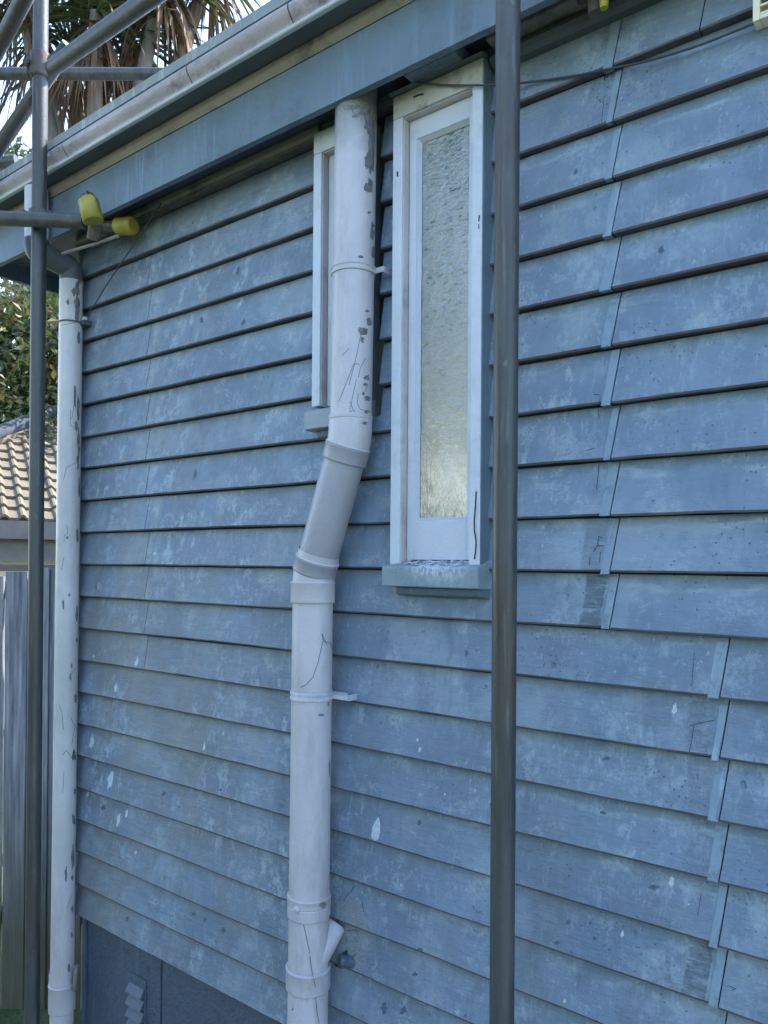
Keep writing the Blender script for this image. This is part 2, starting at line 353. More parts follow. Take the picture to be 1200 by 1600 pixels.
M['leafA'] = leaf_mat('shrub_leaf', [(.035, .065, .022), (.095, .115, .032), (.19, .12, .04)], .25, .35, 1.6)
M['leafB'] = leaf_mat('palm_green_blade', [(.035, .05, .018), (.065, .08, .025), (.12, .11, .035)], .45, .35, 4)
M['leafC'] = leaf_mat('palm_dead_blade', [(.10, .055, .028), (.17, .085, .035), (.05, .035, .022)], .7, .3, 5)
M['hedge'] = leaf_mat('hedge_leaf', [(.05, .10, .035), (.09, .15, .05), (.06, .09, .03)], .4, .3, 2)

# ================================================================== the house
house = thing('weatherboard_house', 'blue grey painted weatherboard house wall with white windows under its eave', 'house')
Z0, C = -.0174, .12
XC, XR = -2.70, 2.6
W2 = (-1.178, -.925, -.05, 1.178); W1 = (-1.456, -1.25, .385, 1.178)      # window openings x0,x1,z0,z1
rk = {k: (random.uniform(-1, 1), random.uniform(-1, 1)) for k in range(-20, 20)}
def side(k, x): 
    j = XJ1 if k >= -1 else XJ2
    return 1 if x > j-.004 else 0
def board_e(k, x, f):                     # distance in front of the wall plane
    wob = .0026*nz(x*1.9, k*3.7, 1)+.0007*nz(x*9, k*2.1, 5)
    return .0245-.0205*f+wob*(1-f*.6)+(.0022 if side(k, x) else 0)*(1-f)+.0012*rk[k][0]*(1-f)
def board_z(k, x):                        # lower edge height
    return Z0+C*k+.0036*nz(x*1.3, k*5.1, 2)+.0013*nz(x*9, k*1.3, 3)+.0003*nz(x*60, k, 3)-(.003*(.6+rk[k][1]*.5) if side(k, x) else 0)
def on_board(px, py, lift=.0006):
    e = .018
    for _ in range(5):
        p = at(px, py, e); z = p.z-ZC; k = math.floor((z-Z0)/C); f = (z-Z0)/C-k; e = board_e(k, p.x, f)+lift
    return at(px, py, e)
cl = MB()
def strip(k, x0, x1, zlo=None, zhi=None, lean0=0, lean1=0):
    n = max(2, int((x1-x0)/.012)); rows = []; uvs = []; edge = []
    for i in range(n+1):
        s = i/n; x = x0+(x1-x0)*s; zb = board_z(k, x); zt = Z0+C*(k+1)-.0042+.0012*nz(x*7, k*2.3, 8)
        a = max(zb, zlo) if zlo is not None else zb; b = min(zt, zhi) if zhi is not None else zt
        col = []; uc = []
        for j in range(5):
            f0 = j/4; z = a+(b-a)*f0; f = (z-Z0)/C-k
            xx = x-((lean0*(1-s))+(lean1*s))*(1-f)
            bulge = 0
            col.append((xx, -(board_e(k, x, f)+bulge), z+ZC+(0 if j else 0))); uc.append((x, k+40+max(0, min(.999, f))))
        if zlo is None:                       # dark chamfered arris along the lower edge, then the underside
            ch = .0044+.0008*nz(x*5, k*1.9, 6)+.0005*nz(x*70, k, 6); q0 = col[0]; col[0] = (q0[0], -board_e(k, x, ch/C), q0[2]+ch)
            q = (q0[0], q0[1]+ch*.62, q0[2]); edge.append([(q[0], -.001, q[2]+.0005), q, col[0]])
        rows.append(col); uvs.append(uc)
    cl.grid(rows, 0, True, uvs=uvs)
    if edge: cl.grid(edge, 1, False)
for k in range(-11, 11):
    js = [XJ1 if k >= -1 else XJ2]
    if -3 <= k <= 8: js.append(XJ3)
    if k >= 9: js.append(-.43)
    zb, zt = Z0+C*k, Z0+C*(k+1)
    cuts = []
    for (a, b, c_, d_) in (W1, W2):
        if zb < d_ and zt > c_: cuts.append((a, b, c_, d_))
    xs = sorted([XC, XR]+js+[q for c in cuts for q in c[:2]])
    for x0, x1 in zip(xs, xs[1:]):
        l0 = .014 if x0 in js and x0 != XJ3 else 0; l1 = .014 if x1 in js and x1 != XJ3 else 0
        a0 = x0+(.0012 if x0 in js else 0); a1 = x1-(.0012 if x1 in js else 0)
        cut = [c for c in cuts if c[0] <= x0+1e-6 and x1 <= c[1]+1e-6]
        if cut:
            c = cut[0]
            if zb < c[2]-.004: strip(k, a0, a1, zhi=c[2])
            if zt > c[3]+.004 and zb < c[3]: strip(k, a0, a1, zlo=c[3])
        else: strip(k, a0, a1, lean0=l0, lean1=l1)
# sheathing behind the boards (seen only as dark joints) and the far sides of the house
b = MB()
b.box((XC+.01, .0, ZC-1.33), (W1[0], .05, ZC+1.24)); b.box((W1[1], 0, ZC-1.33), (W2[0], .05, ZC+1.24)); b.box((W2[1], 0, ZC-1.33), (XR, .05, ZC+1.24))
b.box((W1[0], 0, ZC-1.33), (W1[1], .05, ZC+W1[2])); b.box((W2[0], 0, ZC-1.33), (W2[1], .05, ZC+W2[2]))
b.box((W1[0], 0, ZC+W1[3]), (W1[1], .05, ZC+1.24)); b.box((W2[0], 0, ZC+W2[3]), (W2[1], .05, ZC+1.24))
b.build('sheathing', M['gap'], house)
b = MB(); b.box((XC+.004, .052, .35), (XC+.06, 7, ZC+1.24)); b.box((XR-.06, .052, .35), (XR, 7, ZC+1.24)); b.box((XC+.06, 6.94, .35), (XR-.06, 7, ZC+1.24))
b.build('side_wall', M['fascia'], house)
b = MB(); b.box((XC-.022, -.026, ZC-1.335), (XC-.001, .045, ZC+1.22)); b.build('corner_board', M['fascia'], house, .002)
# joint cover strips left of each butt joint
def face_quad(mb, k, xa, xb, f0, f1, lift, mi=0, lean=.014, n=5):
    rows = []
    for i in range(n+1):
        f = f0+(f1-f0)*i/n; z = board_z(k, (xa+xb)/2)*(1-f)+(Z0+C*(k+1))*f; dx = -lean*(1-f)
        wv = .0024*nz(i*1.7, k*3.1, xa*10)
        rows.append([(xa+dx+wv, -(board_e(k, xa, f)+.0002), z+ZC), (xa+dx+.001+wv, -(board_e(k, xa, f)+lift), z+ZC), (xb+dx, -(board_e(k, xa, f)+lift), z+ZC), (xb+dx, -(board_e(k, xa, f)-.004), z+ZC)])
    mb.grid(rows, mi, False)
    r = rows[0]; mb.face([(p[0], p[1], p[2]-.0001) for p in r]+[(r[3][0], -.01, r[3][2]), (r[0][0], -.01, r[0][2])], mi)
for k in range(-11, 10):
    xj = XJ1 if k >= -1 else XJ2
    s = MB(); wd = .021+.006*rk[k][0]; face_quad(s, k, xj-wd, xj-.0016, -.01 if k % 3 else -.045, .90+.08*rk[k][1], .0013+.0005*rk[k][1], 0)
    s.build('joint_cover', M['strip'], house)
# marks on the boards: white chips, bare cracked wood beside the joints, pocks
marks = MB()
def chip(px, py, w_, h_, tilt=.15, mi=0, n=18, lift=.0006, seed=None):
    rr = random.Random(seed if seed is not None else px*7+py); pts = []
    for i in range(n):
        a = 2*math.pi*i/n; q = 1+rr.uniform(-.42, .3)
        dx = math.cos(a)*w_/2*q*(1-.45*max(0, -math.sin(a))); dy = math.sin(a)*h_/2*q
        pts.append(on_board(px+dx-dy*tilt, py+dy, lift))
    marks.face(pts, mi)
for c in ((1054,1108,9,20),(1049,1377,9,20),(972,1459,5,10),(882,1564,4,8),(173,1219,11,32),(214,1034,6,16),(181,1074,5,14),(144,1159,7,22),(185,1280,6,20),(198,1271,5,13),
          (137,1241,4,8),(212,1332,4,6),(319,1166,4,14),(656,1171,5,9),(652,1156,4,5),(627,1383,4,4),(241,865,4,5),(695,1241,3,5),(1033,697,2,2),(349,1147,3,5),(146,1025,4,4),(1076,1413,3,3)):
    chip(*c, mi=0)
pts = [(580,1308),(581,1296),(585,1284),(592,1276),(594,1288),(594,1300),(591,1312),(585,1314)]
marks.face([on_board(x_, y_) for x_, y_ in reversed(pts)], 0)
rr = random.Random(5)
for c in ((1033,390,9,16),(305,740,6,20),(372,424,5,16),(315,500,6,10),(380,504,6,12),(900,268,8,10),(1105,1378,4,5),(600,1575,12,16),(630,1578,13,12),(648,1522,9,8),(1022,1386,16,9),(871,1473,9,8),(929,1466,8,7),(888,1440,8,8),(922,1442,5,6),
          (655,1285,7,7),(656,1484,10,8),(1020,782,6,3),(256,1240,8,8),(161,1262,7,9),(199,1436,5,9),(303,1428,8,6),(320,1437,6,8),(349,1453,7,9),(280,1260,3,4),(345,1234,4,6),(745,1016,4,4),(942,1270,12,6),(948,1185,14,6)):
    chip(*c, mi=1, lift=.0004)
def scratch(px, wpx=1.4, mi=2, lift=.0008, mb=None, hit=on_board):
    if hit is on_board: wpx *= .62
    mb = mb or marks
    for (a, b_) in zip(px, px[1:]):
        n = 4
        for i in range(n):
            x0 = a[0]+(b_[0]-a[0])*i/n; y0 = a[1]+(b_[1]-a[1])*i/n; x1 = a[0]+(b_[0]-a[0])*(i+1)/n; y1 = a[1]+(b_[1]-a[1])*(i+1)/n
            L_ = math.hypot(x1-x0, y1-y0) or 1; ox, oy = -(y1-y0)/L_*wpx/2, (x1-x0)/L_*wpx/2
            q = [hit(x0-ox, y0-oy, lift), hit(x1-ox, y1-oy, lift), hit(x1+ox, y1+oy, lift), hit(x0+ox, y0+oy, lift)]
            if all(q): mb.face(q, mi)
# cracks by the joints
scratch([(1078,1134),(1092,1130),(1117,1125)]); scratch([(1084,1134),(1081,1155),(1077,1175)])
scratch([(935,838),(934,852),(927,862)], 1.8); scratch([(935,838),(942,840)]); scratch([(934,852),(944,853)]); scratch([(938,862),(937,878)]); scratch([(922,870),(921,884)])
scratch([(938,620),(935,640),(936,655)], 1.2); scratch([(936,725),(934,745),(932,765)], 1.5); scratch([(947,110),(944,126)], 3); scratch([(944,150),(940,190)], 1.2)
scratch([(1138,1540),(1150,1545),(1143,1547)]); scratch([(1096,1395),(1090,1430)], 1); scratch([(1085,1020),(1079,1090)], 1)
scratch([(928,616),(938,617)], 1.5); scratch([(930,700),(915,704)], 1.2)
scratch([(553,1384),(548,1394),(541,1400),(537,1408)], 1.3); scratch([(568,1425),(566,1410)], 1.2)
def rough_poly(pts, mi, lift, amp=2.0, mb=None, hit=on_board):
    out = []
    for (a, b_) in zip(pts, pts[1:]+pts[:1]):
        for i in range(5):
            out.append((a[0]+(b_[0]-a[0])*i/5+rr.uniform(-amp, amp), a[1]+(b_[1]-a[1])*i/5+rr.uniform(-amp, amp)))
    q = [hit(x_, y_, lift) for x_, y_ in out]
    if all(q):
        c_ = Vector((0, 0, 0))
        for v in q: c_ += v
        c_ = hit(sum(o[0] for o in out)/len(out), sum(o[1] for o in out)/len(out), lift)
        mb = mb or marks
        for i in range(len(q)): mb.face([q[i], q[(i+1) % len(q)], c_], mi)
rough_poly([(536,1487),(543,1484),(544,1506),(532,1512),(522,1508),(529,1496)], 2, .0008, 1.5)
scratch([(544,1498),(558,1490)], 1.0); scratch([(543,1454),(556,1453)], 1.2)
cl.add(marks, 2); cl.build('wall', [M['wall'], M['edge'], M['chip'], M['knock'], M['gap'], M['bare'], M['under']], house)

# eave: moulding, soffit, fascia, cream strip, gutter, roof
XE0, XE1 = -3.35, 3.2
b = MB(); b.profile([(.004,1.222),(.034,1.222),(.036,1.212),(.034,1.203),(.026,1.196),(.026,1.190),(.004,1.190)], XC-.01, W1[0]-.008, closed=True, nx=60, jit=.0015); b.build('eave_moulding', M['tan'], house, .0008)
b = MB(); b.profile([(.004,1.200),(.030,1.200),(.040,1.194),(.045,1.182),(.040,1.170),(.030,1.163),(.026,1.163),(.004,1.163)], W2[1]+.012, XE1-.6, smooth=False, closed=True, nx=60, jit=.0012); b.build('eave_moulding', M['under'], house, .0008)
b = MB(); b.box((W2[1]+.02, -.075, ZC+1.202), (XE1-.6, -.004, ZC+1.22)); b.build('soffit_batten', M['tan'], house, .0015)
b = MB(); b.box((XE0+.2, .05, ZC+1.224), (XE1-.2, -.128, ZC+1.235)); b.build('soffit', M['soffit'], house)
b = MB(); b.profile([(.13,1.168),(.15,1.168),(.15,1.315),(.13,1.315)], XE0+.13, XE1-.1, closed=True, nx=80, jit=.001); b.build('fascia_board', M['fascia'], house, .0012)
b = MB(); b.profile([(.132,1.3165),(.152,1.3165),(.158,1.327),(.161,1.335),(.163,1.348),(.132,1.348)], XE0+.1, XE1-.1, closed=True, nx=60, jit=.0008); b.build('cream_strip', M['tan'], house)
gp = [(.165,1.349),(.215,1.347)]; lipp = [(.214,1.3465),(.226,1.3445),(.230,1.348),(.229,1.353),(.223,1.356)]
bulge = [(.223,1.356),(.2215,1.360),(.226,1.366),(.233,1.373),(.240,1.382),(.2435,1.390),(.2435,1.397),(.240,1.403),(.235,1.408),(.232,1.411)]
b = MB(); b.profile(bulge+[(.226,1.411),(.226,1.37),(.215,1.36)], XE0, XE1, 0, True, nx=90, jit=.0012)
gut = b.build('gutter', M['gutter'], house)
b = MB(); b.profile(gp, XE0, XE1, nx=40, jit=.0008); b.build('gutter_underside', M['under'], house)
b = MB(); b.profile(lipp, XE0, XE1, 0, True, nx=90, jit=.0012); b.build('gutter_lip', M['lip'], house)
b = MB(); b.profile([(.2405,1.4085),(.2415,1.436),(.236,1.4375),(.10,1.44),(.10,1.405),(.228,1.4075)], XE0, XE1, closed=True, nx=120, jit=.0014); b.build('gutter_flange', M['flange'], house)
for xg in (at(292, 118, .24).x, at(450, 28, .24).x, at(98, 238, .24).x):
    b = MB(); b.profile([(e+.0008, z) for e, z in bulge], xg, xg+.004, 0, True); b.build('gutter_joint', M['edge'], house)
b = MB()
zr = ZC+1.445; rt = zr+.95; ry = 3.3
b.face([(XE0, -.10, zr), (XE1, -.10, zr), (XE1-2.6, ry, rt), (XE0+2.6, ry, rt)]); b.face([(XE1, 7.3, zr), (XE0, 7.3, zr), (XE0+2.6, ry+.6, rt), (XE1-2.6, ry+.6, rt)])
b.face([(XE0, 7.3, zr), (XE0, -.10, zr), (XE0+2.6, ry, rt), (XE0+2.6, ry+.6, rt)]); b.face([(XE1, -.10, zr), (XE1, 7.3, zr), (XE1-2.6, ry+.6, rt), (XE1-2.6, ry, rt)])
b.face([(XE0+2.6, ry, rt), (XE1-2.6, ry, rt), (XE1-2.6, ry+.6, rt), (XE0+2.6, ry+.6, rt)])
b.face([(XE0, -.10, zr-.003), (XE0, 7.3, zr-.003), (XE1, 7.3, zr-.003), (XE1, -.10, zr-.003)])
b.build('roof', M['roof'], house)
b = MB(); b.box((XE0+.13, -.128, ZC+1.168), (XE0+.15, 7.2, ZC+1.40)); b.build('end_fascia', M['fascia'], house)
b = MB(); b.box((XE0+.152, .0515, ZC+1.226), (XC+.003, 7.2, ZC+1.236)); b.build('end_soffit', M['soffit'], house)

# windows
def hit_plane(e0): return lambda x_, y_, l_: at(x_, y_, e0+l_)
def casing_cracks(fl):
    cr = [(744,768),(743,790),(741,812),(741,828),(744,846),(743,862),(741,874)]
    scratch(cr, 2.2, 1, .0006, fl, hit_plane(.058)); scratch([(x_+2.5, y_) for x_, y_ in cr[1:]], 1.3, 2, .0008, fl, hit_plane(.058))
    scratch([(646,152),(655,148),(662,147)], 3, 1, .0012, fl, hit_plane(.0586)); scratch([(621,268),(621,276)], 2.5, 1, .0006, fl, hit_plane(.058)); scratch([(749,336),(748,346)], 2, 1, .0006, fl, hit_plane(.058)); scratch([(748,350),(748,358)], 1.5, 1, .0006, fl, hit_plane(.058))
def window(label, X0, X1, zt, zb, zsill, right_blue=True, mouldy=True):
    w_ = MB(); e1 = .058
    ci = .030
    fr = bpy.data.objects.new('window', None); COL.objects.link(fr); fr.parent = house; fr['label'] = label
    def wob(mb, a, b_, mi=0): mb.box(a, b_, mi)
    # casing: two stiles and head, bottom rail hidden by sill
    c = MB()
    c.box((X0, -e1, ZC+zb), (X0+ci, .02, ZC+zt-.058)); c.build('casing', M['white'], fr, .0025)
    c = MB(); c.box((X1-ci, -e1, ZC+zb), (X1-.0015, .02, ZC+zt-.058))
    if mouldy: casing_cracks(c)
    c.build('casing', [M['white'], M['gap'], M['pinkish']], fr, .0025)
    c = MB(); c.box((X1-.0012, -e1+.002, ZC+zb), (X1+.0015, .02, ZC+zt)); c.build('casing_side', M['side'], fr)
    c = MB(); c.box((X0, -e1-.0006, ZC+zt-.058), (X1-.0015, .02, ZC+zt)); c.build('head_casing', M['mould'] if mouldy else M['white'], fr, .0025)
    # reveal lining
    c = MB(); c.box((X0+ci, -.052, ZC+zb), (X0+ci+.0025, .0, ZC+zt-.060)); c.box((X0+ci, -.052, ZC+zt-.0605), (X1-ci, .0, ZC+zt-.0585)); c.build('reveal', M['pinkish'], fr)
    # sash
    sx0, sx1 = X0+ci+.004, X1-ci-.001; sb = zsill+.014; st = zt-.0615; es = .032
    s = MB()
    s.box((sx0, -es, ZC+sb), (sx0+.022, .01, ZC+st)); s.box((sx1-.022, -es, ZC+sb), (sx1, .01, ZC+st))
    s.box((sx0+.022, -es+.0004, ZC+st-.050), (sx1-.022, .01, ZC+st)); s.box((sx0+.022, -es+.0004, ZC+sb), (sx1-.022, .01, ZC+sb+.098))
    sash = s.build('sash', M['white'], fr, .0015)
    # putty bead, uneven
    gx0, gx1, gz0, gz1 = sx0+.022, sx1-.022, sb+.098, st-.05
    p = MB()
    for (a, b_) in (((gx0, gz0), (gx0, gz1)), ((gx0, gz1), (gx1, gz1)), ((gx0, gz0), (gx1, gz0)), ((gx1, gz0), (gx1, gz1))):
        n = 60; rows = []
        dx, dz = (b_[0]-a[0]), (b_[1]-a[1]); L_ = math.hypot(dx, dz)
        for i in range(n+1):
            t_ = i/n; x_ = a[0]+dx*t_; z_ = a[1]+dz*t_
            inx = (1 if a[0] == gx0 else -1) if abs(dx) < 1e-6 else 0; inz = 0 if inx else (1 if a[1] == gz0 else -1)
            wd = .008+.0016*nz(t_*L_*60, a[0]*9, 3)
            rows.append([(x_, -es+.003, ZC+z_), (x_+inx*wd, -.018, ZC+z_+inz*wd)])
        p.grid(rows, 0, False)
    p.build('putty', M['white'], sash)
    g = MB(); g.face([(gx0-.002, -.0165, ZC+gz0-.002), (gx1+.002, -.0165, ZC+gz0-.002), (gx1+.002, -.0165, ZC+gz1+.002), (gx0-.002, -.0165, ZC+gz1+.002)])
    g.face([(gx1+.002, -.012, ZC+gz0-.002), (gx0-.002, -.012, ZC+gz0-.002), (gx0-.002, -.012, ZC+gz1+.002), (gx1+.002, -.012, ZC+gz1+.002)])
    g.build('glass', M['glass'], sash)
    # dark gap under the sash and broken paint on the sill
    c = MB(); c.box((sx0, -.024, ZC+zsill+.003), (sx1, .01, ZC+sb)); c.build('sash_gap', M['gap'], fr)
    # sill: sloping top, square front
    q = MB(); xs0, xs1 = X0-.012, X1+.004
    prof = [(.0, zsill+.020), (.056, zsill+.004), (.071, zsill-.002), (.073, zsill-.008), (.073, zsill-.052), (.06, zsill-.054), (.0, zsill-.054)]
    q.profile(prof, xs0, xs1, closed=True, nx=24, jit=.0012); q.build('sill', M['sill2'] if mouldy else M['sill'], fr, .002)
    q = MB(); n = 8
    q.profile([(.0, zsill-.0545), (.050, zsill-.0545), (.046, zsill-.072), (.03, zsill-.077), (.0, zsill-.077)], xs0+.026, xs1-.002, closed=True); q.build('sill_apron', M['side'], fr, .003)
    return fr, (sx0, sx1, sb, zsill)
wf, (sx0, sx1, sb, zs) = window('tall narrow window with patterned green glass beside the grey scaffold pole', -1.184, -.920, 1.180, -.006, -.008)
# flaking paint heap and white dribbles on the front of the sill
fl = MB(); rr = random.Random(3)
for i in range(70):
    x_ = rr.uniform(sx0-.01, sx1+.01); e_ = rr.uniform(.034, .068); z_ = zs-.002+(.0725-e_)*.29; r_ = rr.uniform(.002, .009)
    pts = []
    for a_ in range(6):
        t_ = a_/6*6.283+rr.uniform(-.3, .3); pts.append((x_+math.cos(t_)*r_*1.6, -(e_+math.sin(t_)*r_*.5), ZC+z_+rr.uniform(.001, .006)))
    fl.face(pts, 0)
fl.build('flaking_paint', M['white'], wf)
window('narrow white window mostly hidden behind the soil pipe', -1.460, -1.285, 1.180, .426, .414, mouldy=False)
# block above the window head and mouldy packing
b = MB(); a0 = at(632, 118, .10); a1 = at(700, 95, .10); b.box((a0.x, -.105, ZC+1.186), (a1.x+.02, -.02, ZC+1.222)); b.build('soffit_block', M['fascia'], house, .003)
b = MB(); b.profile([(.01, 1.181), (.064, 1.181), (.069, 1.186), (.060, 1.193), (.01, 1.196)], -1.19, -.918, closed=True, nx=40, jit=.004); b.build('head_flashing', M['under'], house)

# base sheets under the boards
b = MB(); b.box((XC+.03, .012, .02), (XC+.05, .04, ZC-1.3)); b.box((XC+.052, .004, .02), (-2.199, .03, ZC-1.3), 0); b.build('base_board', M['base'], house)
b = MB(); b.box((-2.192, .006, .02), (XR, .03, ZC-1.3)); b.build('base_board', M['base'], house)
b = MB(); b.box((XC+.031, -.006, .02), (XC+.046, .011, ZC-1.3)); b.build('base_trim', M['base'], house, .002)
b = MB(); b.box((XC+.05, .031, .02), (XR, .045, ZC-1.3)); b.build('base_backing', M['gap'], house)
vt = bpy.data.objects.new('base_vent', None); COL.objects.link(vt); vt.parent = house
b = MB(); v0, v1 = -2.372, -2.285
b.box((v0-.008, -.001, ZC-1.80), (v1+.008, .0035, ZC-1.455)); b.build('vent_plate', M['base'], vt, .001)
for i in range(7):
    z_ = ZC-1.505-.042*i; s = MB()
    s.face([(v0, -.0015, z_+.016), (v1, -.0015, z_+.016), (v1, -.019, z_-.010), (v0, -.019, z_-.010)]); s.face([(v0, -.0015, z_+.016), (v0, -.019, z_-.010), (v0, -.0015, z_-.012)]); s.face([(v1, -.0015, z_+.016), (v1, -.0015, z_-.012), (v1, -.019, z_-.010)])
    s.face([(v0, -.0018, z_-.010), (v1, -.0018, z_-.010), (v1, -.0018, z_-.022), (v0, -.0018, z_-.022)], 1)
    s.build('vent_slat', [M['slat'], M['gap']], vt)
# louvred wall grille, right edge
gr = bpy.data.objects.new('wall_grille', None); COL.objects.link(gr); gr.parent = house
g0 = at(1176, 34, .045)
b = MB(); b.box((g0.x, -.045, g0.z), (g0.x+.012, -.012, g0.z+.16)); b.box((g0.x+.0125, -.045, g0.z), (g0.x+.2, -.012, g0.z+.008)); b.box((g0.x+.012, -.026, g0.z+.008), (g0.x+.2, -.018, g0.z+.16)); b.build('grille_frame', M['cream'], gr, .001)
for i in range(9):
    b = MB(); z_ = g0.z+.014+i*.0155; b.obox((g0.x+.105, -.036, z_), Vector((.092, 0, 0)), Vector((0, .009, .004)), Vector((0, 0, .0018))); b.build('louvre', M['cream'], gr)

# ================================================================== pipes
stack = thing('soil_pipe', 'fat pale soil pipe with kinked offset running up between the two windows', 'drain pipe')
PR = .0545
def bend(pts, rad, n=9):                 # round a polyline's corners
    pts = [Vector(p) for p in pts]; out = [pts[0]]
    for i in range(1, len(pts)-1):
        a, b_, c = pts[i-1], pts[i], pts[i+1]; u = (a-b_).normalized(); v = (c-b_).normalized(); l = min(rad, (a-b_).length*.49, (c-b_).length*.49)
        for j in range(n+1):
            t_ = j/n; p0 = b_+u*l; p1 = b_+v*l; out.append(p0*(1-t_)**2+b_*2*t_*(1-t_)+p1*t_*t_)
    out.append(pts[-1]); return out
T0 = at(557, 160, .085); T0.z = ZC+1.222; T1 = at(548, 652, .085); E1 = at(547, 686, .085); E2 = at(491, 893, .085); B0 = at(489, 912, .085); B1 = Vector((B0.x-.012, -.085, .02))
def axis_pipe(name, p, q, r0, mat=None, marks_=None, lip0=0, lip1=0, n=48, par=stack, steps=2):
    b = MB(); p, q = Vector(p), Vector(q); pts = [p.lerp(q, i/steps) for i in range(steps+1)]
    b.tube(pts, r0, n); return b.build(name, mat or M['pipe'], par)
def collar(p, q, r0, par=stack, mat=None, name='collar', lip=.0012):
    p, q = Vector(p), Vector(q); d = (q-p); L_ = d.length; d.normalize()
    ps = [p, p+d*.0015, p+d*.005, p+d*.0065, q-d*.006, q-d*.0015, q]; rs = [r0-.0045, r0+lip, r0+lip, r0, r0, r0-.0004, r0-.0045]
    b = MB(); b.tube(ps, rs, 48, caps=False); return b.build(name, mat or M['pipe'], par)
def cyl_hit_fn(p, q, r0):
    p = Vector(p); d = (Vector(q)-p).normalized()
    def f(px, py, lift):
        r = ray(px, py); o = CAM-p; a = r-d*r.dot(d); c = o-d*o.dot(d); rad = r0+lift
        A = a.dot(a); B = 2*a.dot(c); Cc = c.dot(c)-rad*rad; disc = B*B-4*A*Cc
        if disc < 0: return None
        return CAM+r*((-B-math.sqrt(disc))/(2*A))
    return f
UPM, LPM = MB(), MB(); UPM.tube([T0, T0.lerp(T1, .5), T1], PR, 48)
collar(T1+Vector((0, 0, .004)), T1.lerp(E1, .15)+Vector((0, 0, -.002)), PR+.0028, lip=.0003)
eu = (T1-T0).normalized(); dv = (E2-E1).normalized()
b = MB(); b.tube(bend([T1+eu*-.001, E1, E1+dv*.05], .05), PR+.0022, 48, caps=False); b.build('elbow', M['pipe'], stack)
collar(E1+dv*.018, E1+dv*.062, PR+.0046, mat=M['offset'], name='socket')
for q_ in (E1+dv*.017, E2-dv*.036):
    b = MB(); b.tube([q_-dv*.0022, q_-dv*.001, q_+dv*.001, q_+dv*.0022], [PR, PR+.0056, PR+.0056, PR], 48, caps=False); b.build('socket_ring', M['lip'], stack)
b = MB(); b.tube([E1+dv*.02, E2-dv*.02], PR-.0005, 48, caps=False); b.build('offset_pipe', M['offset'], stack)
bl = (B1-B0).normalized()
b = MB(); b.tube(bend([E2-dv*.055, E2, B0+bl*.02], .05), PR+.002, 48, caps=False); b.build('elbow', M['pipe'], stack)
collar(E2-dv*.035, E2+dv*.006, PR+.0046, mat=M['offset'], name='socket')
def onB(py): 
    p = at(485, py, .085); t_ = (p.z-B0.z)/(B1.z-B0.z); return B0.lerp(B1, t_)
collar(onB(908), onB(942), PR+.0055)
LPM.tube([B0, B0.lerp(B1, .5), B1], PR, 48)
collar(onB(1396), onB(1412), PR+.004); collar(onB(1410), onB(1431), PR+.0035, lip=.0002)
collar(onB(1509), onB(1544), PR+.0052)
# rubber plug on the coupling
hb = cyl_hit_fn(B0, B1, PR+.0035); kp = hb(464, 1421, .0); kn = Vector((kp.x-onB(1421).x, kp.y-onB(1421).y, 0)).normalized()
b = MB(); b.tube([kp-kn*.001, kp+kn*.004, kp+kn*.006, kp+kn*.0065], [.0095, .009, .006, .001], 20, caps=False); b.build('access_plug', M['lip'], stack)
# Y branch going up and back into the wall
br0 = onB(1500)+Vector((.018, -.002, 0)); brd = Vector((.022, .075, .090)).normalized()
b = MB(); b.tube([br0, br0+brd*.03, br0+brd*.105, br0+brd*.112], [.034, .036, .031, .024], 36, caps=True); b.build('branch', M['pipe'], stack)
b = MB(); b.tube([(onB(1503).x+.075, -.045, onB(1503).z+.01), (onB(1503).x+.105, .0, onB(1503).z-.004)], .016, 20); b.build('branch_stub', M['base'], stack)
# brackets
def bracket(p, side_x, z_, mat, r0=PR, par=stack, twin=True):
    bk = MB()
    for dz in ((-.007, .007) if twin else (0,)):
        q = Vector((p.x, p.y, z_+dz)); bk.tube([q-Vector((0,0,.0042)), q-Vector((0,0,.004)), q+Vector((0,0,.004)), q+Vector((0,0,.0042))], [r0-.003, r0+.0035, r0+.0035, r0-.003], 48, caps=False)
    bk.tube([Vector((p.x, p.y, z_-.006)), Vector((p.x, p.y, z_+.006))], r0+.0018, 48, caps=False)
    x0_ = p.x+r0*.75; bk.box((x0_, -.060, z_-.0085), (side_x, -.057, z_+.0055)); bk.box((side_x-.003, -.056, z_-.010), (side_x, -.012, z_+.006)); bk.box((x0_, -.047, z_+.003), (side_x-.012, -.044, z_+.009))
    bk.box((side_x-.004, -.0115, z_-.02), (side_x+.002, -.008, z_+.02))
    return bk.build('bracket', mat, par, .0008)
p_ = onB(1085); bracket(p_, at(545, 1088, .055).x, p_.z, M['lip'])
pu = T0.lerp(T1, .515); pu = Vector((at(552, 425, .085).x, -.085, at(552, 425, .085).z)); bracket(pu, at(601, 428, .055).x, pu.z, M['pipe'])
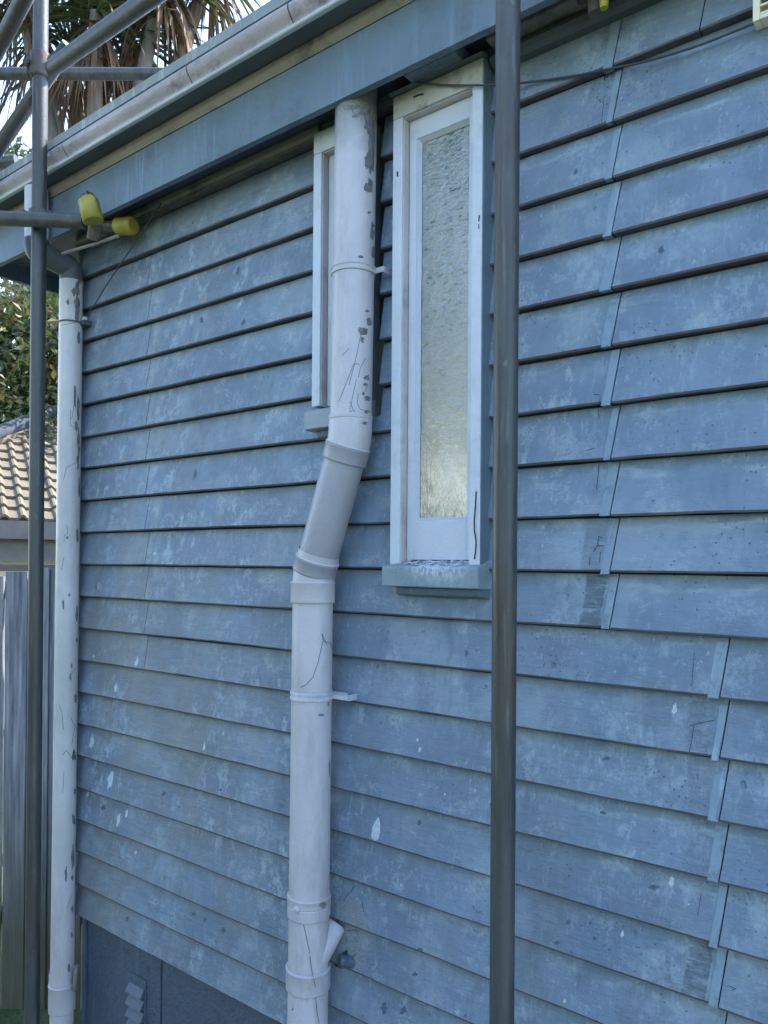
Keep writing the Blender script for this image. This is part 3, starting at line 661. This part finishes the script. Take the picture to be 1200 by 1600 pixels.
# marks on the pipe
rr = random.Random(11)
hu = cyl_hit_fn(T0, T1, PR); hl = cyl_hit_fn(B0, B1, PR)
def blob(hit, px, py, w_, h_, mi=0, n=14, jag=.3, tilt=0, pm=None, mi_=1):
    mi = mi_
    pts = []
    for i in range(n):
        a = 2*math.pi*i/n; q = 1+rr.uniform(-jag, jag); dy = math.sin(a)*h_/2*q; p = hit(px+math.cos(a)*w_/2*q-dy*tilt, py+dy, .0005)
        if not p: return
        pts.append(p)
    c_ = hit(px, py, .0007)
    for i in range(n): pm.face([pts[i], c_, pts[(i+1) % n]], mi)
for c in ((567,517,15,13),(566,530,6,10),(577,503,8,12),(574,486,7,4),(573,590,9,9),(571,601,8,5),(574,622,10,9),(568,615,5,5),(573,643,10,5),(580,648,8,6),(579,290,9,26),(574,293,9,16),(574,252,8,26),(580,240,9,60),(583,215,6,70),(582,360,7,30),(561,416,10,3),(563,401,9,4),(582,470,5,24),(577,332,6,5),(555,182,10,4),(583,395,5,20),(546,168,20,8),(565,172,24,18),(576,190,14,40)):
    blob(hu, *c, pm=UPM)
for s_ in ([(564,522),(555,565),(545,602)],[(557,569),(553,568),(541,598),(530,626)],[(557,592),(551,620),(546,646),(552,640),(556,646)],[(562,570),(557,568)],[(560,614),(558,630),(563,640),(570,641)],[(571,560),(563,575),(560,590)],[(534,556),(545,545)],[(552,640),(547,628)],[(566,600),(574,604),(570,612)]):
    scratch(s_, .9, 1, .0006, UPM, hu)
for s_ in ([(503,990),(505,1000),(497,1035),(489,1058),(478,1070),(470,1074)],[(503,990),(509,1003),(517,1005),(518,1015)],[(474,1444),(479,1465),(484,1490)],[(484,1494),(488,1520),(493,1543)],[(493,1558),(496,1585),(499,1600)],[(506,1000),(511,1008)]):
    scratch(s_, 1.15, 1, .0007 if s_[0][1] < 1480 else .0062, LPM, hl)
for c in ((518,1018,5,12),(501,1117,10,4),(505,1414,10,10),(515,1436,5,9),(511,1530,9,20),(510,1555,8,12),(517,1500,5,12),(463,1545,3,3),(457,1577,3,4),(513,1100,3,8),(516,1300,3,18),(515,1200,2,26)):
    blob(hl if c[1] not in (1414, 1530) else cyl_hit_fn(B0, B1, PR+.0052), *c, pm=LPM)
# patch on the elbow and grey rub on the offset
he = cyl_hit_fn(T1, E1, PR+.0026)
for c in ((575,668,14,22),(570,661,8,6)): blob(he, *c, pm=UPM)
UPM.build('upper_pipe', [M['pipe'], M['chipd']], stack); LPM.build('lower_pipe', [M['pipe'], M['chipd']], stack)

dp = thing('rainwater_downpipe', 'peeling white rainwater pipe on the far corner of the house', 'drain pipe')
r2 = .0415
A0 = at(57, 296, .195); A1 = at(57, 384, .195); A2 = at(111, 418, .066); A3 = at(111.5, 440, .066); A4 = at(97, 1530, .066); A2.x = A3.x+.001
A2.z = A3.z+.035; A4e = A3+(A4-A3)*1.35
b = MB(); b.tube([A0, A1], r2-.002, 36, caps=False); b.build('outlet_pipe', M['lip'], dp)
b = MB(); b.tube(bend([A1+Vector((0,0,.02)), A1+Vector((0,0,-.02)), A2+Vector((0,0,.015)), A3], .045), r2+.0005, 36, caps=False); b.build('elbow', M['elbowgrey'], dp)
pm = MB(); pm.tube([A3+(A4-A3)*i/30 for i in range(33)], [r2+.0006*nz(i*.5, 3) for i in range(33)], 40)
C0 = A3.lerp(A4, 1.0); dd = (A4-A3).normalized()
collar(C0+dd*.012, C0+dd*.115, r2+.0055, dp, M['pipe2']); b = MB(); b.tube([C0+dd*.1, A4e+dd*.5], r2-.001, 36); b.build('pipe_length', M['pipe2'], dp)
b = MB(); b.tube([C0+Vector((-.012, .006, -.03)), C0+Vector((-.012, .006, .03))], r2+.004, 36, caps=False); b.build('saddle', M['pipe2'], dp)
q0 = C0+Vector((.045, .012, 0)); b = MB()
b.tube(bend([q0+Vector((.004, .02, .052)), q0+Vector((.028, .0, .050)), q0+Vector((.022, -.002, -.02)), q0+Vector((-.01, .02, -.04))], .02), [.008]*2+[.007]*30 if False else .0075, 14); b.build('clip', M['tan'], dp)
kz = at(128, 500, .06); b = MB(); b.tube([(A3.x, -.066, kz.z-.006), (A3.x, -.066, kz.z+.0)], r2+.002, 36, caps=False); b.box((A3.x+.03, -.05, kz.z-.012), (A3.x+.062, -.02, kz.z+.006)); b.build('bracket', M['edge'], dp)
b = MB(); b.box((A3.x+.05, -.052, kz.z+.004), (A3.x+.066, -.038, kz.z+.016)); b.build('clip_nib', M['chip'], dp, .002)
hd = cyl_hit_fn(A3, A4, r2)
for c in ((122,448,12,26),(121,480,10,34),(116,455,8,14),(106,472,4,8),(123,526,5,20),(117,620,4,32),(122,640,5,40),(119,665,5,18),(123,690,5,44),(122,720,4,26),(124,760,3,30),(121,838,4,20),(123,852,4,26),(121,918,6,44),(120,960,4,22),(99,945,4,16),(110,1058,3,12),(118,1090,5,14),(118,1120,6,50),(116,1180,8,18),(115,1280,5,14),(114,1340,5,36),(103,1365,4,22),(113,1372,4,8),(108,1513,4,12),(105,840,4,5),(112,1040,3,10),(108,930,3,5),(120,1000,3,8),(117,1236,4,10),(113,1420,3,14),(112,1460,3,8),(96,1560,3,10)):
    blob(hd, *c, jag=.35, pm=pm)
for s_ in ([(118,610),(115,640),(112,655)],[(110,640),(110,665),(116,667)],[(121,722),(104,730),(99,750)],[(95,508),(103,507),(118,503)],[(117,1045),(108,1058)],[(92,1100),(97,1115),(99,1140)],[(104,820),(106,832),(100,838)],[(110,1120),(117,1135),(112,1165)],[(98,1180),(104,1172),(112,1185)],[(100,870),(96,890)],[(112,1400),(104,1420)],[(100,1205),(98,1240)]):
    scratch(s_, .8, 1, .0006, pm, hd)
pm.build('pipe_length', [M['pipe2'], M['chipd']], dp)

# ================================================================== scaffold
RS = .02415
GS = 'scaffold tubes round the eave'
def pole(name, label, pts):
    b = MB(); b.tube(pts, RS, 40); o = b.build(name, M['galv']); return tag(o, label, 'scaffold tube', GS)
PRt = at(794, 0, .275); PRb = at(784, 1600, .275); d_ = (PRb-PRt).normalized()
p1 = pole('scaffold_pole', 'thick upright grey scaffold pole standing in front of the wall right of the window', [PRt-d_*1.6, PRb+d_*1.38])
PLt = at(64, 0, .275); PLb = at(50, 1600, .275); d_ = (PLb-PLt).normalized()
sp = thing('scaffold_pole', 'upright grey scaffold pole in front of the peeling corner downpipe', 'scaffold tube', GS)
b = MB(); b.tube([PLt-d_*1.3, PLb+d_*.72], RS, 40); b.build('tube', M['galv'], sp)
def coupler(par, c, w_=.034, h_=.05):
    b = MB(); c = Vector(c); b.tube([c-Vector((0,0,h_/2)), c-Vector((0,0,h_/2-.004)), c+Vector((0,0,h_/2-.004)), c+Vector((0,0,h_/2))], [RS+.002, RS+.009, RS+.009, RS+.002], 28, caps=False)
    b.obox(c+RT*.032+FW*.01, RT*.012, FW*.018, Vector((0,0,h_*.42))); b.obox(c-RT*.034+FW*.008, RT*.010, FW*.016, Vector((0,0,h_*.36)))
    b.tube([c-RT*.036-FW*.026, c-RT*.036+FW*.045], .006, 10); b.tube([c-RT*.036-FW*.03, c-RT*.036-FW*.018], .011, 6, smooth=False)
    return b.build('coupler', M['rust'], par, .0015)
cL = PLt.lerp(PLb, (341-0)/1600); coupler(sp, cL, h_=.045); cU = PLt.lerp(PLb, 104/1600); coupler(sp, cU, h_=.085)
def tubepx(name, label, a, b_, ext0=0, ext1=0):
    p, q = dep(*a), dep(*b_); d = (q-p).normalized(); b = MB(); b.tube([p-d*ext0, q+d*ext1], RS, 28); o = b.build(name, M['galv']); return tag(o, label, 'scaffold tube', GS)
tubepx('scaffold_tube', 'level scaffold tube at eave height crossing behind the left pole to a yellow cap', (-60, 339, 2.62), (134, 346, 2.50), .8)
tubepx('scaffold_tube', 'bright sunlit level scaffold tube above the gutter', (-60, 115, 3.2), (300, 116, 3.2), 1.2, .5)
tubepx('scaffold_tube', 'wide diagonal scaffold brace rising right from the upper coupler of the left pole', (84, 104, 2.46), (236, -4, 2.05), 0, .5)
tubepx('scaffold_tube', 'steep diagonal scaffold tube at the top left corner', (4, 62, 2.5), (42, -10, 2.35), .5, .6)
tubepx('scaffold_tube', 'short diagonal scaffold tube left of the pole just above the gutter', (-6, 236, 2.75), (56, 146, 2.65), .5, .2)
tubepx('scaffold_tube', 'sunlit stub of level scaffold tube at the left edge by the gutter', (-60, 262, 2.9), (26, 252, 2.9), .8, 0)
# capped tube ends under the eave
ce = thing('scaffold_fitting', 'yellow capped scaffold swivel fitting hanging under the fascia', 'scaffold fitting', 'yellow capped scaffold fittings')
def cap(a, b_, r0, par, dz=2.42):
    p, q = dep(*a), dep(*b_); d = (q-p).normalized(); L_ = (q-p).length; b = MB()
    b.tube([p, p+d*.002, q-d*.002, q, q-d*.001, p+d*L_*.3], [r0-.004, r0, r0*.97, r0*.93, r0*.84, r0*.82], 30, caps=True); return b.build('end_cap', M['yellow'], par)
cap((146, 346, 2.42), (138, 313, 2.42), .0325, ce)
b = MB(); p, q = dep(139, 318, 2.42), dep(136, 305, 2.42); b.tube([p, q], [.026, .021], 18); b.build('clamp', M['rust'], ce, .002); b = MB(); b.tube([dep(150, 350, 2.47), dep(146, 374, 2.49)], .022, 12); b.build('swivel', M['rust'], ce, .002)
ct = thing('scaffold_fitting', 'short grey scaffold stub with dull yellow end bands tucked under the soffit', 'scaffold fitting', 'yellow capped scaffold fittings')
b = MB(); b.tube([at(150, 354, .11), at(206, 353, .075)], .024, 28); b.build('tube', M['galv'], ct)
for a, c in (((154, 354, .108), (160, 354, .104)), ((184, 353.5, .088), (209, 353, .073))):
    p, q = at(*a), at(*c); b = MB(); b.tube([p, p+(q-p)*.05, q-(q-p)*.05, q], [.025, .030, .030, .024], 28); b.build('end_cap', M['yellow'], ct)
b = MB(); b.tube([dep(98, 396, 2.62), dep(150, 381, 2.5), dep(184, 369, 2.44)], .0055, 12); tag(b.build('steel_rod', M['tan']), 'thin tan rod running above the corner downpipe elbow', 'rod')
ct = thing('scaffold_fitting', 'small yellow and rusty fitting at the top edge right of the big pole', 'scaffold fitting', 'yellow capped scaffold fittings')
b = MB(); b.tube([at(926, -30, .09), at(930, 22, .09)], .014, 12); b.build('clamp', M['rust'], ct); b = MB(); b.tube([at(905, -2, .08), at(950, -6, .08)], .011, 10); b.build('bolt', M['rust'], ct)
b = MB(); b.tube([at(944, -8, .10), at(944, 13, .10)], [.011, .008], 16); b.build('end_cap', M['yellow'], ct)

# cables
def cable(name, label, pts, r0, mat=None):
    b = MB(); P = [Vector(p) for p in pts]; out = []
    for i in range(len(P)-1):
        p0 = P[max(0, i-1)]; p1 = P[i]; p2 = P[i+1]; p3 = P[min(len(P)-1, i+2)]
        for j in range(8):
            t_ = j/8; out.append(.5*((2*p1)+(-p0+p2)*t_+(2*p0-5*p1+4*p2-p3)*t_*t_+(-p0+3*p1-3*p2+p3)*t_**3))
    out.append(P[-1]); b.tube(out, r0, 10); return tag(b.build(name, mat or M['cable']), label, 'cable')
cable('cable', 'thin grey cable draped along the top boards from the window head to the grille',
      [at(648, 128, .075), at(668, 131, .07), at(700, 133, .066), at(758, 133, .064), at(830, 128, .03), at(900, 118, .028), at(960, 106, .028), at(1020, 93, .028), at(1100, 68, .028), at(1180, 36, .03), at(1260, 10, .03)], .0024)
cable('cable', 'thin black cable hanging from under the soffit to the corner downpipe clip', [at(252, 318, .05), at(240, 336, .06), at(205, 388, .06), at(170, 440, .055), at(146, 478, .05), at(134, 494, .045)], .0022)

# ================================================================== surroundings
g = MB(); g.face([(-600, -600, 0), (600, -600, 0), (600, 600, 0), (-600, 600, 0)]); tag(g.build('ground', M['grass']), kind='structure')
g = MB(); g.face([(-3.6, -2.6, .004), (4, -2.6, .004), (4, .0, .004), (-3.6, .0, .004)]); tag(g.build('path', M['concrete']), kind='structure')

# paling fence
fence = thing('paling_fence', 'tall weathered grey timber paling fence behind the corner downpipe', 'fence')
rr = random.Random(21)
for i, (pa, pb, pt, dz) in enumerate(((-250,-215,896,0),(-212,-180,893,0),(-176,-142,895,0),(-139,-106,892,0),(-102,-70,896,0),(-67,-34,893,0),(-30,7,900,.03),(10,44,893,0),(47,62,893,.02),(64,78,887,0),(79,96,888,.015),(98,132,890,0),(135,170,893,0),(172,205,893,0))):
    a0 = dep(pa, pt, 3.95+dz); a1 = dep(pb, pt, 3.95+dz); h_ = a0.z; b = MB()
    ax = (a1-a0)/2; ax.z = 0; c_ = (a0+a1)/2; n_ = Vector((-ax.y, ax.x, 0)).normalized()*.010
    rows = []
    for j in range(13):
        z_ = h_*(1-j/12); wv = 1+.03*nz(j*.8, i*3); off = RT*(.003*nz(j*.5, i*2.2, 4))
        rows.append([Vector((c_.x, c_.y, z_))+off+s1*ax*wv+s2*n_ for s1, s2 in ((-1,-1),(1,-1),(1,1),(-1,1))])
    b.grid(rows, 0, False, True); b.face(rows[0]); b.build('paling', M['fence'], fence, .003)
a0 = dep(-330, 900, 4.02); a1 = dep(230, 893, 4.02); dx = (a1-a0)/2; dx.z = 0; nn = Vector((-dx.y, dx.x, 0)).normalized()
for zz in (ZC-.16, .45):
    b = MB(); c_ = (a0+a1)/2; b.obox((c_.x, c_.y, zz), dx, nn*.02, Vector((0, 0, .045))); b.build('rail', M['fence'], fence)
b = MB(); c_ = (a0+a1)/2; b.obox((c_.x+nn.x*.05, c_.y+nn.y*.05, ZC-.045), dx, nn*.03, Vector((0, 0, .018))); b.build('top_rail', M['brown'], fence)

# neighbour's house with tiled hip roof
nb = thing('tiled_roof_house', 'neighbouring house with cream concrete tile roof beyond the fence', 'house')
O = dep(0, 812, 10.0); Uh = (RT*-.51+FW*.86); Uh.z = 0; Uh.normalize(); Ev = Vector((-Uh.y, Uh.x, 0))
if Ev.dot(RT) < 0: Ev = -Ev
PH = R(32); Us = Uh*math.cos(PH)+Vector((0, 0, math.sin(PH))); Nn = Ev.cross(Us).normalized()
if Nn.z < 0: Nn = -Nn
def on_roof(px, py):
    r = ray(px, py); t_ = (O-CAM).dot(Nn)/r.dot(Nn); p = CAM+r*t_-O; return p.dot(Ev), p.dot(Us)
h0 = on_roof(0, 690); h1 = on_roof(92, 655); sl_ = (h1[1]-h0[1])/(h1[0]-h0[0]); hip = lambda u_: h0[1]+sl_*(u_-h0[0])
PW, RW = .215, .30; t = MB(); u0, u1 = -2.2, 7.0
for r_ in range(0, 22):
    v0_ = r_*RW; ncol = int((u1-u0)/(PW/8))
    prev = None
    for i in range(ncol+1):
        u_ = u0+i*PW/8; ph = (u_/PW) % 1; hgt = .055*max(0, math.sin(ph*2*math.pi))**.8 if ph < .5 else .004
        vt_ = min(v0_+RW+.02, hip(u_)); cur = None
        if vt_ > v0_+.01:
            P0 = O+Ev*u_+Us*v0_; P1 = O+Ev*u_+Us*vt_
            cur = (P0+Nn*(hgt+.012), P1+Nn*(hgt-.012), P0+Nn*(hgt+.034), P0+Nn*(hgt-.004))
        if prev and cur:
            t.face([prev[2], cur[2], cur[1], prev[1]], 0, False); t.face([prev[3], cur[3], cur[2], prev[2]], 1, False)
        prev = cur
t.build('roof', [M['tile'], M['bark']], nb)
b = MB(); L0 = O+Ev*(-2.2)+Us*(hip(-2.2)); L1 = O+Ev*6+Us*hip(6.0); hd_ = (L1-L0); 
b.tube([L0+Nn*.03, L1+Nn*.03], .085, 10, smooth=True); b.build('ridge_bedding', M['tile'], nb)
up_ = Vector((0, 0, 1)); back = FW.copy(); back.z = 0; back.normalize()
n_c = 18
for i in range(n_c):
    p, q = L0.lerp(L1, i/n_c)+up_*.17+back*.12, L0.lerp(L1, (i+.97)/n_c)+up_*.17+back*.12
    b = MB(); b.tube([p, q], [.125, .14], 12); b.build('ridge_tile', M['ridge'], nb)
b = MB(); q = back*.4+up_*.20; b.face([L0+back*.1, L1+back*.1, L1+q+up_*.07, L0+q+up_*.07]); b.face([L0+q+up_*.07, L1+q+up_*.07, L1+back*3-up_*2, L0+back*3-up_*2]); b.build('back_roof', M['ridge'], nb)
fz0 = dep(0, 877, 9.9).z; fz1 = dep(0, 842, 9.9).z
def slab(name, e0, v0_, za, zb_, th, mat):
    b = MB(); c0 = O+Ev*-2.4+Uh*v0_; c1 = O+Ev*7+Uh*v0_; c = (c0+c1)/2; b.obox((c.x, c.y, (za+zb_)/2), (c1-c0)/2, Uh*th, Vector((0, 0, (zb_-za)/2))); return b.build(name, mat, nb)
slab('fascia', 0, .05, fz0, fz1, .02, M['brown']); slab('gutter', 0, -.04, fz1+.005, O.z-.01, .06, M['brown']); slab('wall', 0, .45, .0, fz0+.02, .05, M['cream']); slab('soffit', 0, .27, fz0+.03, fz0+.05, .2, M['gap'])

# leafy tree behind the neighbour
def leaves(mb, c, rx, ry, rz, n, size, rnd, mi=0, shell=.55):
    for _ in range(n):
        while True:
            v = Vector((rnd.uniform(-1,1), rnd.uniform(-1,1), rnd.uniform(-1,1)))
            if shell < v.length < 1: break
        if nz(v.x*2.6+c[0], v.y*2.6+c[1], v.z*2.6) < -.12: continue
        p = Vector(c)+Vector((v.x*rx, v.y*ry, v.z*rz)); d = Vector((rnd.gauss(0,1), rnd.gauss(0,1), rnd.gauss(-.3,.8))).normalized(); s = d.orthogonal().normalized(); s.rotate(Matrix.Rotation(rnd.uniform(0, 6.28), 3, d))
        L_ = size*rnd.uniform(.7, 1.3); W_ = L_*.24; nn_ = d.cross(s)*L_*.1
        mb.face([p, p+d*L_*.45+s*W_+nn_, p+d*L_, p+d*L_*.45-s*W_+nn_], mi)
rr = random.Random(31)
def bush(name, label, centre, rad, n, size, mat, cat='tree', clumps=14, trunk=True, grp=None):
    t_ = thing(name, label, cat, grp); c = Vector(centre); mb = MB()
    for i in range(clumps):
        v = Vector((rr.gauss(0,.5), rr.gauss(0,.5), rr.gauss(0,.45))); cc = c+Vector((v.x*rad[0], v.y*rad[1], v.z*rad[2])); k = rr.uniform(.35, .6)
        leaves(mb, cc, rad[0]*k, rad[1]*k, rad[2]*k, n//clumps, size, rr)
    mb.build('crown', mat, t_)
    if trunk:
        b = MB(); b.tube([Vector((c.x, c.y, 0)), Vector((c.x+.1, c.y, c.z*.5)), Vector((c.x, c.y+.1, c.z))], [.2, .15, .08], 12)
        for i in range(6):
            a_ = i*1.05; b.tube([Vector((c.x+.05, c.y, c.z*.55)), c+Vector((math.cos(a_)*rad[0]*.3, math.sin(a_)*rad[1]*.3, rad[2]*.0)), c+Vector((math.cos(a_)*rad[0]*.6, math.sin(a_)*rad[1]*.6, rad[2]*.35))], [.07, .05, .02], 8)
        b.build('trunk', M['bark'], t_)
    return t_
tc = dep(10, 560, 15.0); bush('broadleaf_tree', 'dense glossy green and rusty tree seen between the downpipe and the frame edge', (tc.x, tc.y, tc.z-.6), (3.4, 3.0, 3.0), 52000, .17, M['leafA'], clumps=22)

# cabbage palms
def blade(mb, base, d, L_, W_, droop, mi, rnd, seg=5):
    s = d.cross(Vector((0,0,1))); s = s.normalized() if s.length > .05 else Vector((1,0,0)); s.rotate(Matrix.Rotation(rnd.uniform(-.6,.6), 3, d.normalized()))
    p = base.copy(); dd_ = d.normalized(); rows = []
    for i in range(seg+1):
        t_ = i/seg; w_ = W_*(.45+1.1*t_ if t_ < .35 else (1-t_)/.65*.95+.02); rows.append([p-s*w_/2, p+Vector((0,0,-w_*.15)), p+s*w_/2]); p = p+dd_*(L_/seg); dd_ = (dd_+Vector((0,0,-droop/seg))).normalized()
    mb.grid(rows, mi, True)
palm = thing('cabbage_palm', 'spiky cabbage palm with hanging dead brown leaves above the gutter', 'tree')
rr = random.Random(44); gl, dl, tk = MB(), MB(), MB()
Pb = dep(135, 900, 6.2); Pb.z = 0
heads = [(150, 20, 6.0), (60, 40, 6.3), (255, -40, 6.1), (115, 95, 6.5), (200, 60, 6.3), (330, -60, 6.4), (20, -60, 6.2), (170, -90, 6.4)]
fork = Vector((Pb.x+.05, Pb.y, dep(150, 420, 6.3).z)); tk.tube([Pb, (Pb+fork)/2+Vector((.05, 0, 0)), fork], [.16, .13, .12], 14)
for hx, hy, hz in heads:
    H = dep(hx, hy, hz); mid = fork.lerp(H, .5)+Vector((0, 0, -.25)); tk.tube([fork, mid, H], [.09, .065, .05], 10)
    for _ in range(85):
        a_ = rr.uniform(0, 6.283); el = rr.uniform(-.55, 1.4); d = Vector((math.cos(a_)*math.cos(el), math.sin(a_)*math.cos(el), math.sin(el))); blade(gl, H+d*.05, d, rr.uniform(.6, .95), rr.uniform(.035, .055), rr.uniform(.5, 1.5), 0, rr)
    for _ in range(60):
        a_ = rr.uniform(0, 6.283); d = Vector((math.cos(a_)*.55, math.sin(a_)*.55, -.6)); blade(dl, H+Vector((0,0,-rr.uniform(0, .3)))+d*.04, d, rr.uniform(.5, 1.0), rr.uniform(.02, .04), 2.2, 0, rr)
gl.build('green_leaves', M['leafB'], palm); dl.build('dead_leaves', M['leafC'], palm); tk.build('trunk', M['bark'], palm)
# far treetops at the left
tc = dep(25, 250, 26); bush('distant_tree', 'small distant treetop showing under the palm leaves at the left edge', (tc.x, tc.y, tc.z-2.2), (2.6, 2.6, 2.2), 9000, .26, M['leafA'], clumps=12)

# what stands across the yard, mirrored in the window glass
hg = MB(); rr = random.Random(61)
for i in range(16):
    leaves(hg, (-9+i*.62, -5.6+rr.uniform(-.2,.2), 1.5+rr.uniform(-.1,.3)), .6, .6, 1.7, 1700, .16, rr, 0, .2)
h_ = hg.build('garden_hedge', M['hedge']); tag(h_, 'clipped green hedge across the yard opposite the blue wall', 'hedge')
ys = thing('cream_house', 'cream rendered house across the yard behind the hedge', 'house')
b = MB(); b.box((-15, -13, 0), (-2.0, -9, 6.3)); b.build('wall', M['cream'], ys)
b = MB(); b.face([(-15.5,-8.6,6.25),(-1.5,-8.6,6.25),(-1.5,-11,7.4),(-15.5,-11,7.4)]); b.face([(-1.5,-13.4,6.25),(-15.5,-13.4,6.25),(-15.5,-11,7.4),(-1.5,-11,7.4)]); b.build('roof', M['roof'], ys)
bush('offscreen_yard_tree', 'round green tree rising beside the cream house across the yard', (-7.8, -7.4, 8.0), (3.4, 1.6, 2.2), 20000, .2, M['hedge'], clumps=16)

bush('offscreen_yard_tree', 'unseen dark tree added on the right side of the yard to block light', (4.5, -6.5, 3.6), (2.6, 1.8, 2.8), 14000, .2, M['leafA'], clumps=16)  # added out of view to hold back light from the right
